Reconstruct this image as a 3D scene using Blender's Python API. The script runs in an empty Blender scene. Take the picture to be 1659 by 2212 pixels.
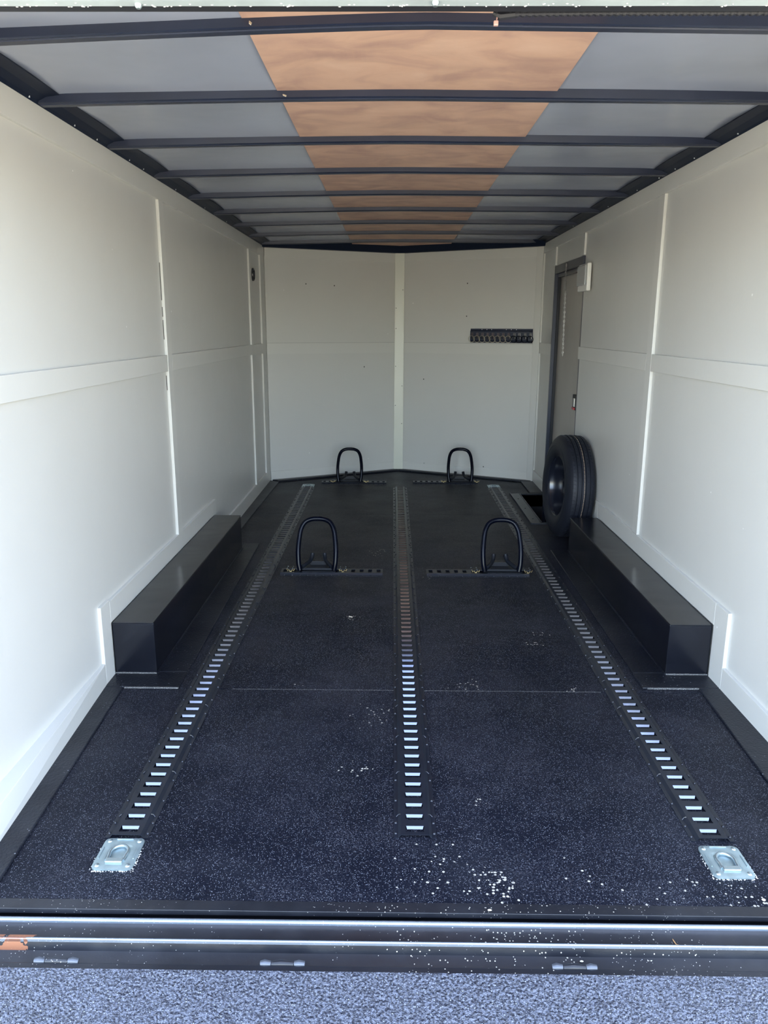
import bpy, math, random
from mathutils import Matrix, Vector, Euler
import numpy as np
S = bpy.context.scene
COL = S.collection
random.seed(7)

# ------------------------------------------------------------------ camera
cam_d = bpy.data.cameras.new('camera')
cam = bpy.data.objects.new('camera', cam_d); COL.objects.link(cam)
def cam_axes(p, y, r):
    cy, sy = math.cos(y), math.sin(y)
    f = Vector((sy*math.cos(p), cy*math.cos(p), -math.sin(p))); rt = Vector((cy, -sy, 0)); up = rt.cross(f)
    return rt*math.cos(r)+up*math.sin(r), -rt*math.sin(r)+up*math.cos(r), f
rt, up, fw = cam_axes(math.radians(13.578), math.radians(-0.6065), math.radians(0.2215))
M = Matrix.Identity(4)
for i in range(3):
    M[i][0], M[i][1], M[i][2] = rt[i], up[i], -fw[i]
M[2][3] = 1.33
cam.matrix_world = M
cam_d.sensor_fit = 'HORIZONTAL'; cam_d.sensor_width = 36.0; cam_d.lens = 1651.5/1659*36.0
cam_d.clip_start = 0.05; cam_d.clip_end = 500
S.camera = cam

# ------------------------------------------------------------------ sky, sun, exposure
w = bpy.data.worlds.new('sky'); S.world = w; w.use_nodes = True
nt = w.node_tree; nt.nodes.clear()
sky = nt.nodes.new('ShaderNodeTexSky'); sky.sky_type = 'NISHITA'; sky.sun_disc = False
sky.sun_elevation = math.radians(48); sky.sun_rotation = math.radians(20); sky.altitude = 200
sky.air_density = 1.0; sky.dust_density = 1.5; sky.ozone_density = 1.0
bg = nt.nodes.new('ShaderNodeBackground'); bg.inputs['Strength'].default_value = 0.43
wo = nt.nodes.new('ShaderNodeOutputWorld')
hs = nt.nodes.new('ShaderNodeHueSaturation'); hs.inputs['Saturation'].default_value = .72
nt.links.new(sky.outputs[0], hs.inputs['Color']); nt.links.new(hs.outputs[0], bg.inputs[0]); nt.links.new(bg.outputs[0], wo.inputs[0])
sun_d = bpy.data.lights.new('sun', 'SUN'); sun_d.energy = 7.0; sun_d.angle = math.radians(0.53); sun_d.color = (1.0, 0.95, 0.88)
sun = bpy.data.objects.new('sun', sun_d); COL.objects.link(sun)
sun.rotation_euler = Vector((-0.23, -0.64, -0.74)).to_track_quat('-Z', 'Y').to_euler()   # from ahead of the trailer: no sun enters
S.view_settings.view_transform = 'Standard'; S.view_settings.look = 'None'
S.view_settings.gamma = 1.0; S.view_settings.use_curve_mapping = False
S.view_settings.exposure = 2.35
S.cycles.max_bounces = 12; S.cycles.diffuse_bounces = 8; S.cycles.glossy_bounces = 5
S.cycles.use_denoising = True; S.cycles.caustics_reflective = False

# ------------------------------------------------------------------ materials
MATS = {}
def N(t, k, **kw):
    n = t.nodes.new(k)
    for a, b in kw.items():
        if hasattr(n, a): setattr(n, a, b)
    return n
def noise(t, vec, scale, detail=3, rough=.55):
    n = N(t, 'ShaderNodeTexNoise'); n.inputs['Scale'].default_value = scale
    n.inputs['Detail'].default_value = detail; n.inputs['Roughness'].default_value = rough
    t.links.new(vec, n.inputs['Vector']); return n.outputs['Fac']
def ramp(t, fac, stops):
    r = N(t, 'ShaderNodeValToRGB'); e = r.color_ramp.elements
    while len(e) < len(stops): e.new(.5)
    for i, (p, c) in enumerate(stops):
        e[i].position = p; e[i].color = tuple(c)+(1,) if len(c) == 3 else c
    t.links.new(fac, r.inputs[0]); return r.outputs[0]
def mix(t, fac, a, b, blend='MIX'):
    m = N(t, 'ShaderNodeMix'); m.data_type = 'RGBA'; m.blend_type = blend
    for v, s in ((fac, m.inputs[0]), (a, m.inputs[6]), (b, m.inputs[7])):
        if hasattr(v, 'links'): t.links.new(v, s)
        elif isinstance(v, (int, float)): s.default_value = v
        else: s.default_value = tuple(v)+(1,)
    return m.outputs[2]
def mth(t, op, a, b=0.0, clamp=False):
    m = N(t, 'ShaderNodeMath'); m.operation = op; m.use_clamp = clamp
    for v, s in ((a, m.inputs[0]), (b, m.inputs[1])):
        if hasattr(v, 'links'): t.links.new(v, s)
        else: s.default_value = v
    return m.outputs[0]
def base(name, color, rough=.5, metal=0.0, spec=.5, bumps=(), mott=None, coat=0):
    m = bpy.data.materials.new(name); m.use_nodes = True; t = m.node_tree
    p = t.nodes['Principled BSDF']; tc = N(t, 'ShaderNodeTexCoord'); vec = tc.outputs['Object']
    p.inputs['Base Color'].default_value = tuple(color)+(1,)
    p.inputs['Roughness'].default_value = rough; p.inputs['Metallic'].default_value = metal
    p.inputs['Specular IOR Level'].default_value = spec
    if coat: p.inputs['Coat Weight'].default_value = coat; p.inputs['Coat Roughness'].default_value = .08
    if mott:
        sc, amt = mott; f = noise(t, vec, sc, 4)
        c2 = [max(0, c*(1-amt)) for c in color]; c1 = [c*(1+amt) for c in color]
        t.links.new(ramp(t, f, [(.3, c2), (.7, c1)]), p.inputs['Base Color'])
    prev = None
    for sc, st, dist in bumps:
        b = N(t, 'ShaderNodeBump'); b.inputs['Strength'].default_value = st; b.inputs['Distance'].default_value = dist
        t.links.new(noise(t, vec, sc, 3), b.inputs['Height'])
        if prev: t.links.new(prev, b.inputs['Normal'])
        prev = b.outputs[0]
    if prev: t.links.new(prev, p.inputs['Normal'])
    MATS[name] = m; m['_v'] = 1
    return m, t, p, vec, prev

def dark_coat(name, col, speck, clusters=(), grain=180, bump=.5, dist=.004, rough=.42, specden=.69, extra=None, spec=.5, dustk=.5, cscale=105):
    """textured black coating with pale specks; clusters = (x, y, radius, strength)"""
    m, t, p, vec, _ = base(name, col, rough, spec=spec)
    f = noise(t, vec, 3.0, 5); f2 = noise(t, vec, 14, 4)
    basec = mix(t, f, [c*.7 for c in col], [c*1.5 for c in col])
    dust = mth(t, 'MULTIPLY', mth(t, 'SUBTRACT', noise(t, vec, 1.7, 6, .65), .48, True), dustk)
    basec = mix(t, dust, basec, (.16, .17, .19))
    # fine specks
    vo = N(t, 'ShaderNodeTexVoronoi'); vo.inputs['Scale'].default_value = grain; t.links.new(vec, vo.inputs['Vector'])
    cellr = N(t, 'ShaderNodeSeparateColor'); t.links.new(vo.outputs['Color'], cellr.inputs[0])
    dot = mth(t, 'LESS_THAN', vo.outputs['Distance'], .30)
    dens = mth(t, 'ADD', noise(t, vec, 2.3, 4), mth(t, 'MULTIPLY', f2, .35))
    th = mth(t, 'SUBTRACT', specden+.55, mth(t, 'MULTIPLY', dens, .62))
    on = mth(t, 'MULTIPLY', mth(t, 'MULTIPLY', dot, mth(t, 'GREATER_THAN', cellr.outputs[0], th)), mth(t, 'ADD', .25, cellr.outputs[1]), True)
    basec = mix(t, mth(t, 'MULTIPLY', on, .8), basec, speck)
    if clusters:
        sep = N(t, 'ShaderNodeSeparateXYZ'); t.links.new(vec, sep.inputs[0])
        v2 = N(t, 'ShaderNodeTexVoronoi'); v2.inputs['Scale'].default_value = cscale; t.links.new(vec, v2.inputs['Vector'])
        c2 = N(t, 'ShaderNodeSeparateColor'); t.links.new(v2.outputs['Color'], c2.inputs[0])
        tot = None
        for (cx, cy, r, s) in clusters:
            dx = mth(t, 'SUBTRACT', sep.outputs[0], cx); dy = mth(t, 'SUBTRACT', sep.outputs[1], cy)
            d = mth(t, 'SQRT', mth(t, 'ADD', mth(t, 'MULTIPLY', dx, dx), mth(t, 'MULTIPLY', dy, dy)))
            g = mth(t, 'MULTIPLY', mth(t, 'SUBTRACT', 1.0, mth(t, 'DIVIDE', d, r), True), s)
            tot = g if tot is None else mth(t, 'MAXIMUM', tot, g)
        big = mth(t, 'MULTIPLY', mth(t, 'LESS_THAN', v2.outputs['Distance'], .36), mth(t, 'LESS_THAN', c2.outputs[1], tot))
        basec = mix(t, mth(t, 'MULTIPLY', big, .85), basec, (.56, .52, .44))
    if extra: basec = extra(t, vec, basec)
    t.links.new(basec, p.inputs['Base Color'])
    b = N(t, 'ShaderNodeBump'); b.inputs['Strength'].default_value = bump; b.inputs['Distance'].default_value = dist
    t.links.new(noise(t, vec, grain*.8, 2), b.inputs['Height'])
    b2 = N(t, 'ShaderNodeBump'); b2.inputs['Strength'].default_value = .25; b2.inputs['Distance'].default_value = .01
    t.links.new(noise(t, vec, 9, 3), b2.inputs['Height']); t.links.new(b2.outputs[0], b.inputs['Normal'])
    t.links.new(b.outputs[0], p.inputs['Normal'])
    rr = mth(t, 'ADD', rough-.1, mth(t, 'MULTIPLY', f, .25)); t.links.new(rr, p.inputs['Roughness'])
    return m

NAVY = (.0042, .0054, .0108)
CL = [(.267, 1.600, .075, .85), (.12, 1.63, .16, .22), (-.105, 2.117, .07, .45), (-.192, 3.389, .05, .5), (.259, 1.956, .035, .6), (.745, 1.64, .05, .35), (.86, 1.575, .10, .3),
      (.70, 1.60, .08, .2), (.5, 1.60, .14, .15), (-.05, 2.45, .12, .16), (.69, 2.66, .05, .4), (.29, 2.70, .09, .22), (-.361, 2.68, .03, .5), (-.10, 4.45, .12, .18), (.20, 4.0, .06, .2), (.62, 3.1, .05, .5), (.68, 3.2, .05, .4)]
def haze(t, vec, c):
    g1 = ramp(t, noise(t, vec, 210, 2, .6), [(.46, (0, 0, 0)), (.62, (1, 1, 1))])
    g2 = ramp(t, noise(t, vec, 2.6, 5, .6), [(.42, (.10, .10, .10)), (.64, (1, 1, 1))])
    return mix(t, mth(t, 'MULTIPLY', mth(t, 'MULTIPLY', g1, g2), .8), c, (.050, .051, .066))
m_floor = dark_coat('floor_coating', NAVY, (.36, .38, .44), CL, grain=330, bump=.6, dist=.0022, rough=.40, specden=.46, spec=.11, dustk=.22, cscale=105, extra=haze)
m_cove = dark_coat('cove_coating', (.006, .0075, .013), (.3, .32, .36), grain=150, bump=.5, dist=.004, rough=.38, specden=.85, spec=.38)
def grit_glint(t, vec, c):  # sky glints on the ramp's grain, painted into the base colour
    g1 = ramp(t, noise(t, vec, 190, 2, .6), [(.44, (0, 0, 0)), (.60, (1, 1, 1))])
    return mix(t, mth(t, 'MULTIPLY', g1, .7), c, (.130, .143, .188))
m_ramp = dark_coat('ramp_coating', (.010, .012, .022), (.30, .33, .42), grain=230, bump=1.0, dist=.006, rough=.36, specden=.50, spec=.6, extra=grit_glint)
m_seam = dark_coat('seam_dust_highlight', (.09, .092, .095), (.75, .73, .68), grain=300, bump=.3, dist=.002, rough=.6, specden=.12)  # pale dust in the floor seam; also paints highlights on pad and box edges
def rust(t, vec, c):
    sep = N(t, 'ShaderNodeSeparateXYZ'); t.links.new(vec, sep.inputs[0])
    k = mth(t, 'LESS_THAN', mth(t, 'ADD', sep.outputs[0], mth(t, 'MULTIPLY', noise(t, vec, 40, 3), .08)), -.775)
    k = mth(t, 'MULTIPLY', k, mth(t, 'LESS_THAN', sep.outputs[1], 1.458))
    k = mth(t, 'MULTIPLY', k, mth(t, 'GREATER_THAN', sep.outputs[1], 1.424))
    n = mth(t, 'GREATER_THAN', noise(t, vec, 30, 4), .42)
    return mix(t, mth(t, 'MULTIPLY', mth(t, 'MULTIPLY', k, n), .85), c, (.30, .12, .06))
m_sill = dark_coat('sill_steel', (.010, .011, .015), (.75, .72, .66), [(.30, 1.468, .22, .16), (.1, 1.465, .2, .08), (.55, 1.47, .2, .05)], grain=330, bump=.15, dist=.001, rough=.30, specden=.86, extra=rust, cscale=230)
m_ridge = dark_coat('sill_ridge_steel', (.27, .31, .36), (.75, .72, .66), grain=330, bump=.06, dist=.001, rough=.25, specden=.75, extra=rust, spec=.9)
m_ridge.node_tree.nodes['Principled BSDF'].inputs['Metallic'].default_value = .55

def wall_paint(name, col, rough=.33, bump=.2):
    m, t, p, vec, _ = base(name, col, rough)
    n1 = noise(t, vec, 2.2, 3); n2 = noise(t, vec, 9, 5, .6)
    c = mix(t, n1, [x*.965 for x in col], [min(1, x*1.02) for x in col])
    v = N(t, 'ShaderNodeTexVoronoi'); v.inputs['Scale'].default_value = 5.5; t.links.new(vec, v.inputs['Vector'])
    cc = N(t, 'ShaderNodeSeparateColor'); t.links.new(v.outputs['Color'], cc.inputs[0])
    pk = mth(t, 'MULTIPLY', mth(t, 'LESS_THAN', v.outputs['Distance'], .028), mth(t, 'GREATER_THAN', cc.outputs[0], .55))
    c = mix(t, mth(t, 'MULTIPLY', pk, .75), c, (.93, .93, .90))
    t.links.new(c, p.inputs['Base Color'])
    t.links.new(mth(t, 'ADD', rough-.06, mth(t, 'MULTIPLY', n2, .14)), p.inputs['Roughness'])
    b = N(t, 'ShaderNodeBump'); b.inputs['Strength'].default_value = bump; b.inputs['Distance'].default_value = .02
    t.links.new(n1, b.inputs['Height'])
    b2 = N(t, 'ShaderNodeBump'); b2.inputs['Strength'].default_value = .12; b2.inputs['Distance'].default_value = .003
    t.links.new(noise(t, vec, 60, 4), b2.inputs['Height']); t.links.new(b.outputs[0], b2.inputs['Normal'])
    b3 = N(t, 'ShaderNodeBump'); b3.inputs['Strength'].default_value = .5; b3.inputs['Distance'].default_value = .004
    t.links.new(pk, b3.inputs['Height']); t.links.new(b2.outputs[0], b3.inputs['Normal'])
    t.links.new(b3.outputs[0], p.inputs['Normal'])
    return m
m_wall = wall_paint('wall_paint', (.61, .607, .578))
m_trim = wall_paint('trim_paint', (.635, .632, .60), .30, .05)
m_post_lit = wall_paint('lit_trim_paint', (.65, .66, .57), .35, .05)  # trim paint made brighter and yellower: light from the opening put into colour
def mk(*a, **k): return base(*a, **k)[0]
m_wheelbox = mk('black_sheet_metal', (.0045, .0055, .010), rough=.20, spec=.5, bumps=((2.0, .25, .03), (30, .05, .002)), mott=(3, .3))
m_pad = m_cove
m_rail = mk('rail_black_paint', (.011, .014, .022), rough=.31, spec=.45, mott=(12, .2), bumps=((90, .08, .001),))
m_lip = mk('worn_slot_steel', (.23, .25, .31), rough=.16, metal=1.0)
m_screw = mk('black_screw', (.02, .022, .03), rough=.25, spec=.7)
m_knuckle = mk('worn_hinge_steel', (.10, .11, .13), rough=.35, metal=.5)
m_tube = mk('gloss_black_tube', (.002, .003, .008), rough=.11, spec=.14)
m_plate = mk('satin_black_plate', (.008, .010, .015), rough=.42, spec=.3)
m_brass = mk('brass_clip', (.75, .58, .28), rough=.3, metal=.9)
m_zinc = mk('zinc_plate', (.40, .50, .52), rough=.33, metal=.7, mott=(25, .15), bumps=((30, .2, .004),))
m_zinc2 = mk('zinc_ring', (.42, .50, .52), rough=.22, metal=.8)
m_bow = mk('roof_bow_paint', (.016, .022, .045), rough=.35, mott=(5, .15), bumps=((4, .15, .01),))
m_darkrail = mk('roof_rail_shade_paint', (.005, .010, .026), rough=.5, spec=.2)  # dark rail colour; on the side rails it also paints ceiling-edge shade
m_gray = mk('grey_ceiling_skin', (.315, .345, .43), rough=.20, spec=.8, mott=(1.6, .05), bumps=((2.3, .35, .02),))
def wood():
    m, t, p, vec, _ = base('luan_plywood', (.5, .28, .17), .6, spec=.3)
    mp = N(t, 'ShaderNodeMapping'); mp.inputs['Scale'].default_value = (1.6, 2.2, 1); t.links.new(vec, mp.inputs[0])
    a = noise(t, mp.outputs[0], 3.0, 7, .62)
    n = N(t, 'ShaderNodeTexNoise'); n.inputs['Scale'].default_value = 2.2; n.inputs['Detail'].default_value = 6; n.inputs['Distortion'].default_value = .7; n.inputs['Scale'].default_value = 3.2
    t.links.new(mp.outputs[0], n.inputs['Vector'])
    c = ramp(t, n.outputs['Fac'], [(.30, (.41, .255, .21)), (.45, (.51, .325, .255)), (.55, (.59, .38, .285)), (.72, (.65, .44, .335))])
    c = mix(t, mth(t, 'MULTIPLY', mth(t, 'SUBTRACT', a, .5, True), 1.2), c, (.31, .21, .185))
    mp2 = N(t, 'ShaderNodeMapping'); mp2.inputs['Scale'].default_value = (90, 3, 1); t.links.new(vec, mp2.inputs[0])
    c = mix(t, mth(t, 'MULTIPLY', noise(t, mp2.outputs[0], 1, 3), .2), c, (.62, .40, .26))
    t.links.new(c, p.inputs['Base Color'])
    return m
m_wood = wood()
m_frame = mk('door_frame_paint', (.018, .024, .045), rough=.35)
m_door = mk('door_skin', (.40, .375, .34), rough=.42, mott=(3, .05))
m_black = mk('black_rubber', (.008, .009, .014), rough=.6)
m_tire = mk('tyre_rubber', (.009, .011, .018), rough=.55, spec=.35, bumps=((120, .2, .002),), mott=(10, .2))
m_rim = mk('black_wheel_paint', (.010, .012, .020), rough=.18, spec=.6)
m_line = mk('tyre_marking_line', (.42, .31, .22), rough=.6)
m_white = mk('white_plastic', (.78, .78, .74), rough=.3)
m_red = mk('red_plastic', (.45, .02, .03), rough=.35)
m_chain = mk('bright_chain_steel', (.62, .62, .60), rough=.3, metal=.8)
m_header = mk('header_paint', (.40, .47, .50), rough=.25, spec=.6, mott=(9, .12), bumps=((14, .2, .004),))
m_flake = mk('bare_silver_fleck', (.9, .92, .92), rough=.35, metal=.3)
m_copper = mk('copper_connector', (.55, .33, .30), rough=.4, metal=.3)
m_ground = mk('gravel_ground', (.40, .36, .27), rough=.9, mott=(.8, .2), bumps=((9, .5, .02),))
m_ext = mk('trailer_outer_skin', (.05, .05, .055), rough=.4)
m_chip = mk('pale_chip', (.66, .62, .50), rough=.7)
m_twig = mk('dry_twig', (.55, .30, .12), rough=.7)
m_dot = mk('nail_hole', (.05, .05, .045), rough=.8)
m_gclear = base('clear_lens', (.80, .82, .84), .12, spec=.5)[0]
m_gclear.node_tree.nodes['Principled BSDF'].inputs['Transmission Weight'].default_value = .55

# ------------------------------------------------------------------ mesh helpers
class MB:
    def __init__(s): s.v = []; s.f = []
    def add(s, vs, fs):
        o = len(s.v); s.v += [tuple(v) for v in vs]; s.f += [tuple(i+o for i in f) for f in fs]; return s
    def box(s, x0, x1, y0, y1, z0, z1):
        v = [(x, y, z) for z in (z0, z1) for y in (y0, y1) for x in (x0, x1)]
        return s.hexa([v[0], v[1], v[3], v[2], v[4], v[5], v[7], v[6]])
    def hexa(s, p):  # bottom 0-3 ccw, top 4-7
        return s.add(p, [(3, 2, 1, 0), (4, 5, 6, 7), (0, 1, 5, 4), (1, 2, 6, 5), (2, 3, 7, 6), (3, 0, 4, 7)])
    def prism(s, prof, a, b, axis='x'):
        n = len(prof); vs = []
        for t in (a, b):
            for (p, q) in prof:
                vs.append({'x': (t, p, q), 'y': (p, t, q), 'z': (p, q, t)}[axis])
        fs = [(i, (i+1) % n, (i+1) % n+n, i+n) for i in range(n)] + [tuple(range(n-1, -1, -1)), tuple(range(n, 2*n))]
        return s.add(vs, fs)
    def tube(s, pts, r, seg=12, closed=False, caps=True):
        P = [Vector(p) for p in pts]; n = len(P); rings = []
        ref = None
        for i, p in enumerate(P):
            d = (P[(i+1) % n]-P[i-1]) if closed else (P[min(i+1, n-1)]-P[max(i-1, 0)])
            d.normalize()
            if ref is None:
                ref = Vector((0, 0, 1)) if abs(d.z) < .9 else Vector((0, 1, 0))
            u = (ref-d*ref.dot(d)); u.normalize(); ref = u; w_ = d.cross(u)
            rr = r[i] if isinstance(r, (list, tuple)) else r
            rings.append([p+(u*math.cos(2*math.pi*k/seg)+w_*math.sin(2*math.pi*k/seg))*rr for k in range(seg)])
        vs = [v for R_ in rings for v in R_]; fs = []
        for i in range(n if closed else n-1):
            j = (i+1) % n
            for k in range(seg):
                l = (k+1) % seg; fs.append((i*seg+k, i*seg+l, j*seg+l, j*seg+k))
        if not closed and caps: fs += [tuple(range(seg-1, -1, -1)), tuple(range((n-1)*seg, n*seg))]
        return s.add(vs, fs)
    def lathe(s, prof, c, axis='z', seg=32, close=False, cap=True):
        n = len(prof); vs = []
        for k in range(seg):
            a = 2*math.pi*k/seg; ca, sa = math.cos(a), math.sin(a)
            for (r, h) in prof:
                if axis == 'z': vs.append((c[0]+r*ca, c[1]+r*sa, c[2]+h))
                elif axis == 'x': vs.append((c[0]+h, c[1]+r*ca, c[2]+r*sa))
                else: vs.append((c[0]+r*ca, c[1]+h, c[2]+r*sa))
        fs = []
        m = n if close else n-1
        for k in range(seg):
            l = (k+1) % seg
            for i in range(m):
                j = (i+1) % n; fs.append((k*n+i, l*n+i, l*n+j, k*n+j))
        if not close and cap:
            if prof[0][0] > 1e-6: fs.append(tuple(k*n for k in range(seg-1, -1, -1)))
            if prof[-1][0] > 1e-6: fs.append(tuple(k*n+n-1 for k in range(seg)))
        return s.add(vs, fs)
    def mesh(s, name, m, smooth=False):
        me = bpy.data.meshes.new(name); me.from_pydata(s.v, [], s.f); me.materials.append(m)
        import bmesh
        bm = bmesh.new(); bm.from_mesh(me); bmesh.ops.remove_doubles(bm, verts=bm.verts, dist=1e-6)
        bmesh.ops.recalc_face_normals(bm, faces=bm.faces)
        bm.to_mesh(me); bm.free()
        if smooth:
            for p in me.polygons: p.use_smooth = True
            try: me.set_sharp_from_angle(angle=math.radians(38))
            except Exception: pass
        return me
    def build(s, name, m, parent=None, bevel=0, smooth=False, solid=0):
        return link(name, s.mesh(name, m, smooth), parent, bevel, solid)
def link(name, me, parent=None, bevel=0, solid=0, loc=None):
    o = bpy.data.objects.new(name, me); COL.objects.link(o)
    if parent is not None: o.parent = parent
    if loc is not None: o.location = loc
    if solid:
        s_ = o.modifiers.new('solid', 'SOLIDIFY'); s_.thickness = solid; s_.offset = 0
    if bevel:
        b = o.modifiers.new('bevel', 'BEVEL'); b.width = bevel; b.segments = 2; b.limit_method = 'ANGLE'; b.angle_limit = math.radians(40)
        b.harden_normals = False
    return o
def thing(name, label, cat, loc=(0, 0, 0), rot=(0, 0, 0), group=None):
    o = bpy.data.objects.new(name, None); COL.objects.link(o); o.location = loc; o.rotation_euler = rot
    o.empty_display_size = .05
    o['label'] = label; o['category'] = cat
    if group: o['group'] = group
    return o
def tag(o, label, cat, group=None):
    o['label'] = label; o['category'] = cat
    if group: o['group'] = group
    return o
def struct(o): o['kind'] = 'structure'; return o
def stuff(o): o['kind'] = 'stuff'; return o
def copy_tree(o, parent=None):
    c = o.copy(); COL.objects.link(c); c.parent = parent
    for ch in list(o.children): copy_tree(ch, c)
    return c

WL, WR, T = -1.079, 1.243, .013
YB = 1.500           # rear opening
V0, VA, V1 = (-1.079, 6.660), (.057, 7.233), (1.243, 6.677)

# ------------------------------------------------------------------ ground, outer shell
g = MB().box(-30, 30, -40, 40, -.75, -.62).build('ground', m_ground); struct(g)

# ------------------------------------------------------------------ floor
HX0, HX1, HY0, HY1 = .985, 1.30, 5.185, 6.150      # door step well
floor = MB()
floor.box(-1.20, 1.36, 1.549, HY0, -.10, -.004); floor.box(-1.20, HX0, HY0, HY1, -.10, -.004); floor.box(-1.20, 1.36, HY1, 7.35, -.10, -.004)
floor = struct(floor.build('floor', m_black))
def sheet(x0, x1, y0, y1): MB().box(x0, x1, y0, y1, -.004, 0).build('plywood_sheet', m_floor, floor)
g_ = .0022
sheet(-1.079, 1.243, 1.549, 2.644-g_)
sheet(-1.079, .064-g_/2, 2.644+g_, 5.437-g_/2); sheet(.064+g_/2, 1.243, 2.644+g_, HY0)
sheet(.064+g_/2, HX0, HY0, 5.437-g_/2)
sheet(-1.079, HX0, 5.437+g_/2, HY1); sheet(-1.079, 1.243, HY1, 6.66)
MB().add([(-1.079, 6.66, 0), (1.243, 6.66, 0), (.057, 7.233, 0), (-1.079, 6.66, -.004), (1.243, 6.66, -.004), (.057, 7.233, -.004)],
         [(0, 1, 2), (5, 4, 3), (0, 3, 4, 1), (1, 4, 5, 2), (2, 5, 3, 0)]).build('plywood_sheet', m_floor, floor)
MB().box(-.60, .79, 2.644-g_, 2.644+g_, -.003, -.0002).build('dusty_seam', m_seam, floor)
# raised cove pads along the walls and round the wheel boxes
def pad(pts, z=.007):
    n = len(pts); b = .006
    vs = [(x, y, 0) for x, y in pts]+[(x, y, z) for x, y in pts]
    MB().add(vs, [tuple(range(n-1, -1, -1)), tuple(range(n, 2*n))]+[(i, (i+1) % n, (i+1) % n+n, i+n) for i in range(n)]).build('cove_strip', m_cove, floor, bevel=.004)
pad([(-1.10, 1.551), (-.955, 1.551), (-1.010, 2.640), (-1.10, 2.640)])
pad([(-1.10, 2.640), (-.800, 2.640), (-.800, 2.775), (-1.10, 2.775)])
pad([(-.93, 2.775), (-.800, 2.775), (-.832, 4.62), (-.93, 4.62)])
pad([(-1.10, 4.50), (-.93, 4.50), (-.93, 4.62), (-1.013, 4.70), (-1.013, 5.283), (-.995, 6.60), (-1.10, 6.66)])
pad([(1.112, 1.551), (1.25, 1.551), (1.25, 2.67), (1.166, 2.670)])
pad([(.955, 2.670), (1.25, 2.670), (1.25, 2.80), (.955, 2.80)])
pad([(.955, 2.80), (1.10, 2.80), (1.10, 4.52), (.975, 4.52)])
pad([(1.135, 6.17), (1.25, 6.17), (1.25, 6.66), (1.14, 6.70)], .012)
pad([(-1.06, 6.64), (-1.0, 6.60), (.057, 7.165), (.057, 7.235)], .016)
pad([(.057, 7.165), (1.19, 6.64), (1.243, 6.675), (.057, 7.235)], .016)
MB().box(-1.005, -.802, 2.637, 2.641, .002, .0078).build('edge_highlight', m_seam, floor); MB().box(.972, 1.165, 2.666, 2.6705, .002, .0078).build('edge_highlight', m_seam, floor)  # pale strips paint the highlight along the front pad edges
# step well
sw = MB(); sw.box(HX0, HX1+.06, HY0, HY1, -.26, -.24); sw.box(HX0-.012, HX0, HY0, HY1, -.26, -.005)
sw.box(HX0, HX1+.06, HY0-.012, HY0, -.26, -.005); sw.box(HX0, HX1+.06, HY1, HY1+.012, -.26, -.005)
well = struct(sw.build('step_well', m_black)); well.name = 'trim_1'
pl = MB(); pl.box(.968, 1.050, 5.165, 6.165, -.004, .007); pl.box(1.043, 1.050, 5.19, 6.15, .007, .013); pl.box(.968, .975, 5.165, 6.165, .007, .012)
pl.build('threshold_plate', m_rail, well, bevel=.002)
MB().box(1.050, 1.243, 5.165, 5.192, -.004, .010).build('edge_angle', m_cove, well, bevel=.003)
MB().box(1.050, 1.243, 6.140, 6.165, -.004, .010).build('edge_angle', m_cove, well, bevel=.003)
sc = MB()
for yy in (5.30, 5.62, 5.95): sc.lathe([(0, .003), (.005, .002), (.006, 0)], (1.005, yy, .007), seg=8)
stuff(sc.build('plate_screws', m_screw, well))

# ------------------------------------------------------------------ left wall
def bx(par, name, x0, x1, y0, y1, z0, z1, m, bev=.0015):
    return MB().box(x0, x1, y0, y1, z0, z1).build(name, m, par, bevel=bev)
ZT = 1.982
wl = struct(MB().box(-1.20, WL-T-.006, YB, 6.78, -.10, 2.10).build('wall_left', m_ext))
P0, P1 = WL-T-.006, WL-T
def panels(par, side, bays, zm, zt):
    for (a, b) in bays:
        x0, x1 = (P0, P1) if side < 0 else (WR+T, WR+T+.006)
        MB().box(x0, x1, a, b-.0015, 0, zm-.0008).build('wall_panel', m_wall, par)
        MB().box(x0, x1, a, b-.0015, zm+.0008, zt).build('wall_panel', m_wall, par)
panels(wl, -1, [(YB, 3.727), (3.729, 5.98), (5.98, 6.66)], 1.16, 1.99)
def Lb(name, y0, y1, z0, z1): return bx(wl, name, WL-T-.001, WL, y0, y1, z0, z1, m_trim)
Lb('top_trim', YB, 4.05, 1.897, ZT); Lb('top_trim', 4.052, 6.35, 1.897, ZT+.002); Lb('top_trim', 6.352, 6.70, 1.897, ZT+.003)
Lb('batten', 3.729, 3.802, .301, 1.8965)
Lb('batten', 5.98, 6.055, .104, 1.8965)
Lb('corner_batten', 6.480, 6.70, 0, 1.8965)
Lb('mid_rail', YB, 3.716, 1.120, 1.197); Lb('mid_rail', 3.803, 5.979, 1.120, 1.197); Lb('mid_rail', 6.056, 6.479, 1.115, 1.195)
MB().hexa([(WL-T-.03, YB, 0), (-1.014, YB, 0), (WL, 2.662, 0), (WL-T-.03, 2.662, 0), (WL-T-.03, YB, .088), (-1.030, YB, .083), (WL, 2.662, .088), (WL-T-.03, 2.662, .088)]).build('baseboard', m_trim, wl, bevel=.0015)
Lb('box_surround', 2.663, 2.752, 0, .312); Lb('box_surround', 2.753, 4.488, .219, .305); Lb('box_surround', 4.489, 4.555, 0, .305)
Lb('baseboard', 4.556, 6.479, 0, .104)
# open joint beside the first batten
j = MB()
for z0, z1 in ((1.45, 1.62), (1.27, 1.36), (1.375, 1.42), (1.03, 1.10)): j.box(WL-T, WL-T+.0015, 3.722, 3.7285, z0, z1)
j.build('open_joint', m_dot, wl)
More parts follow.
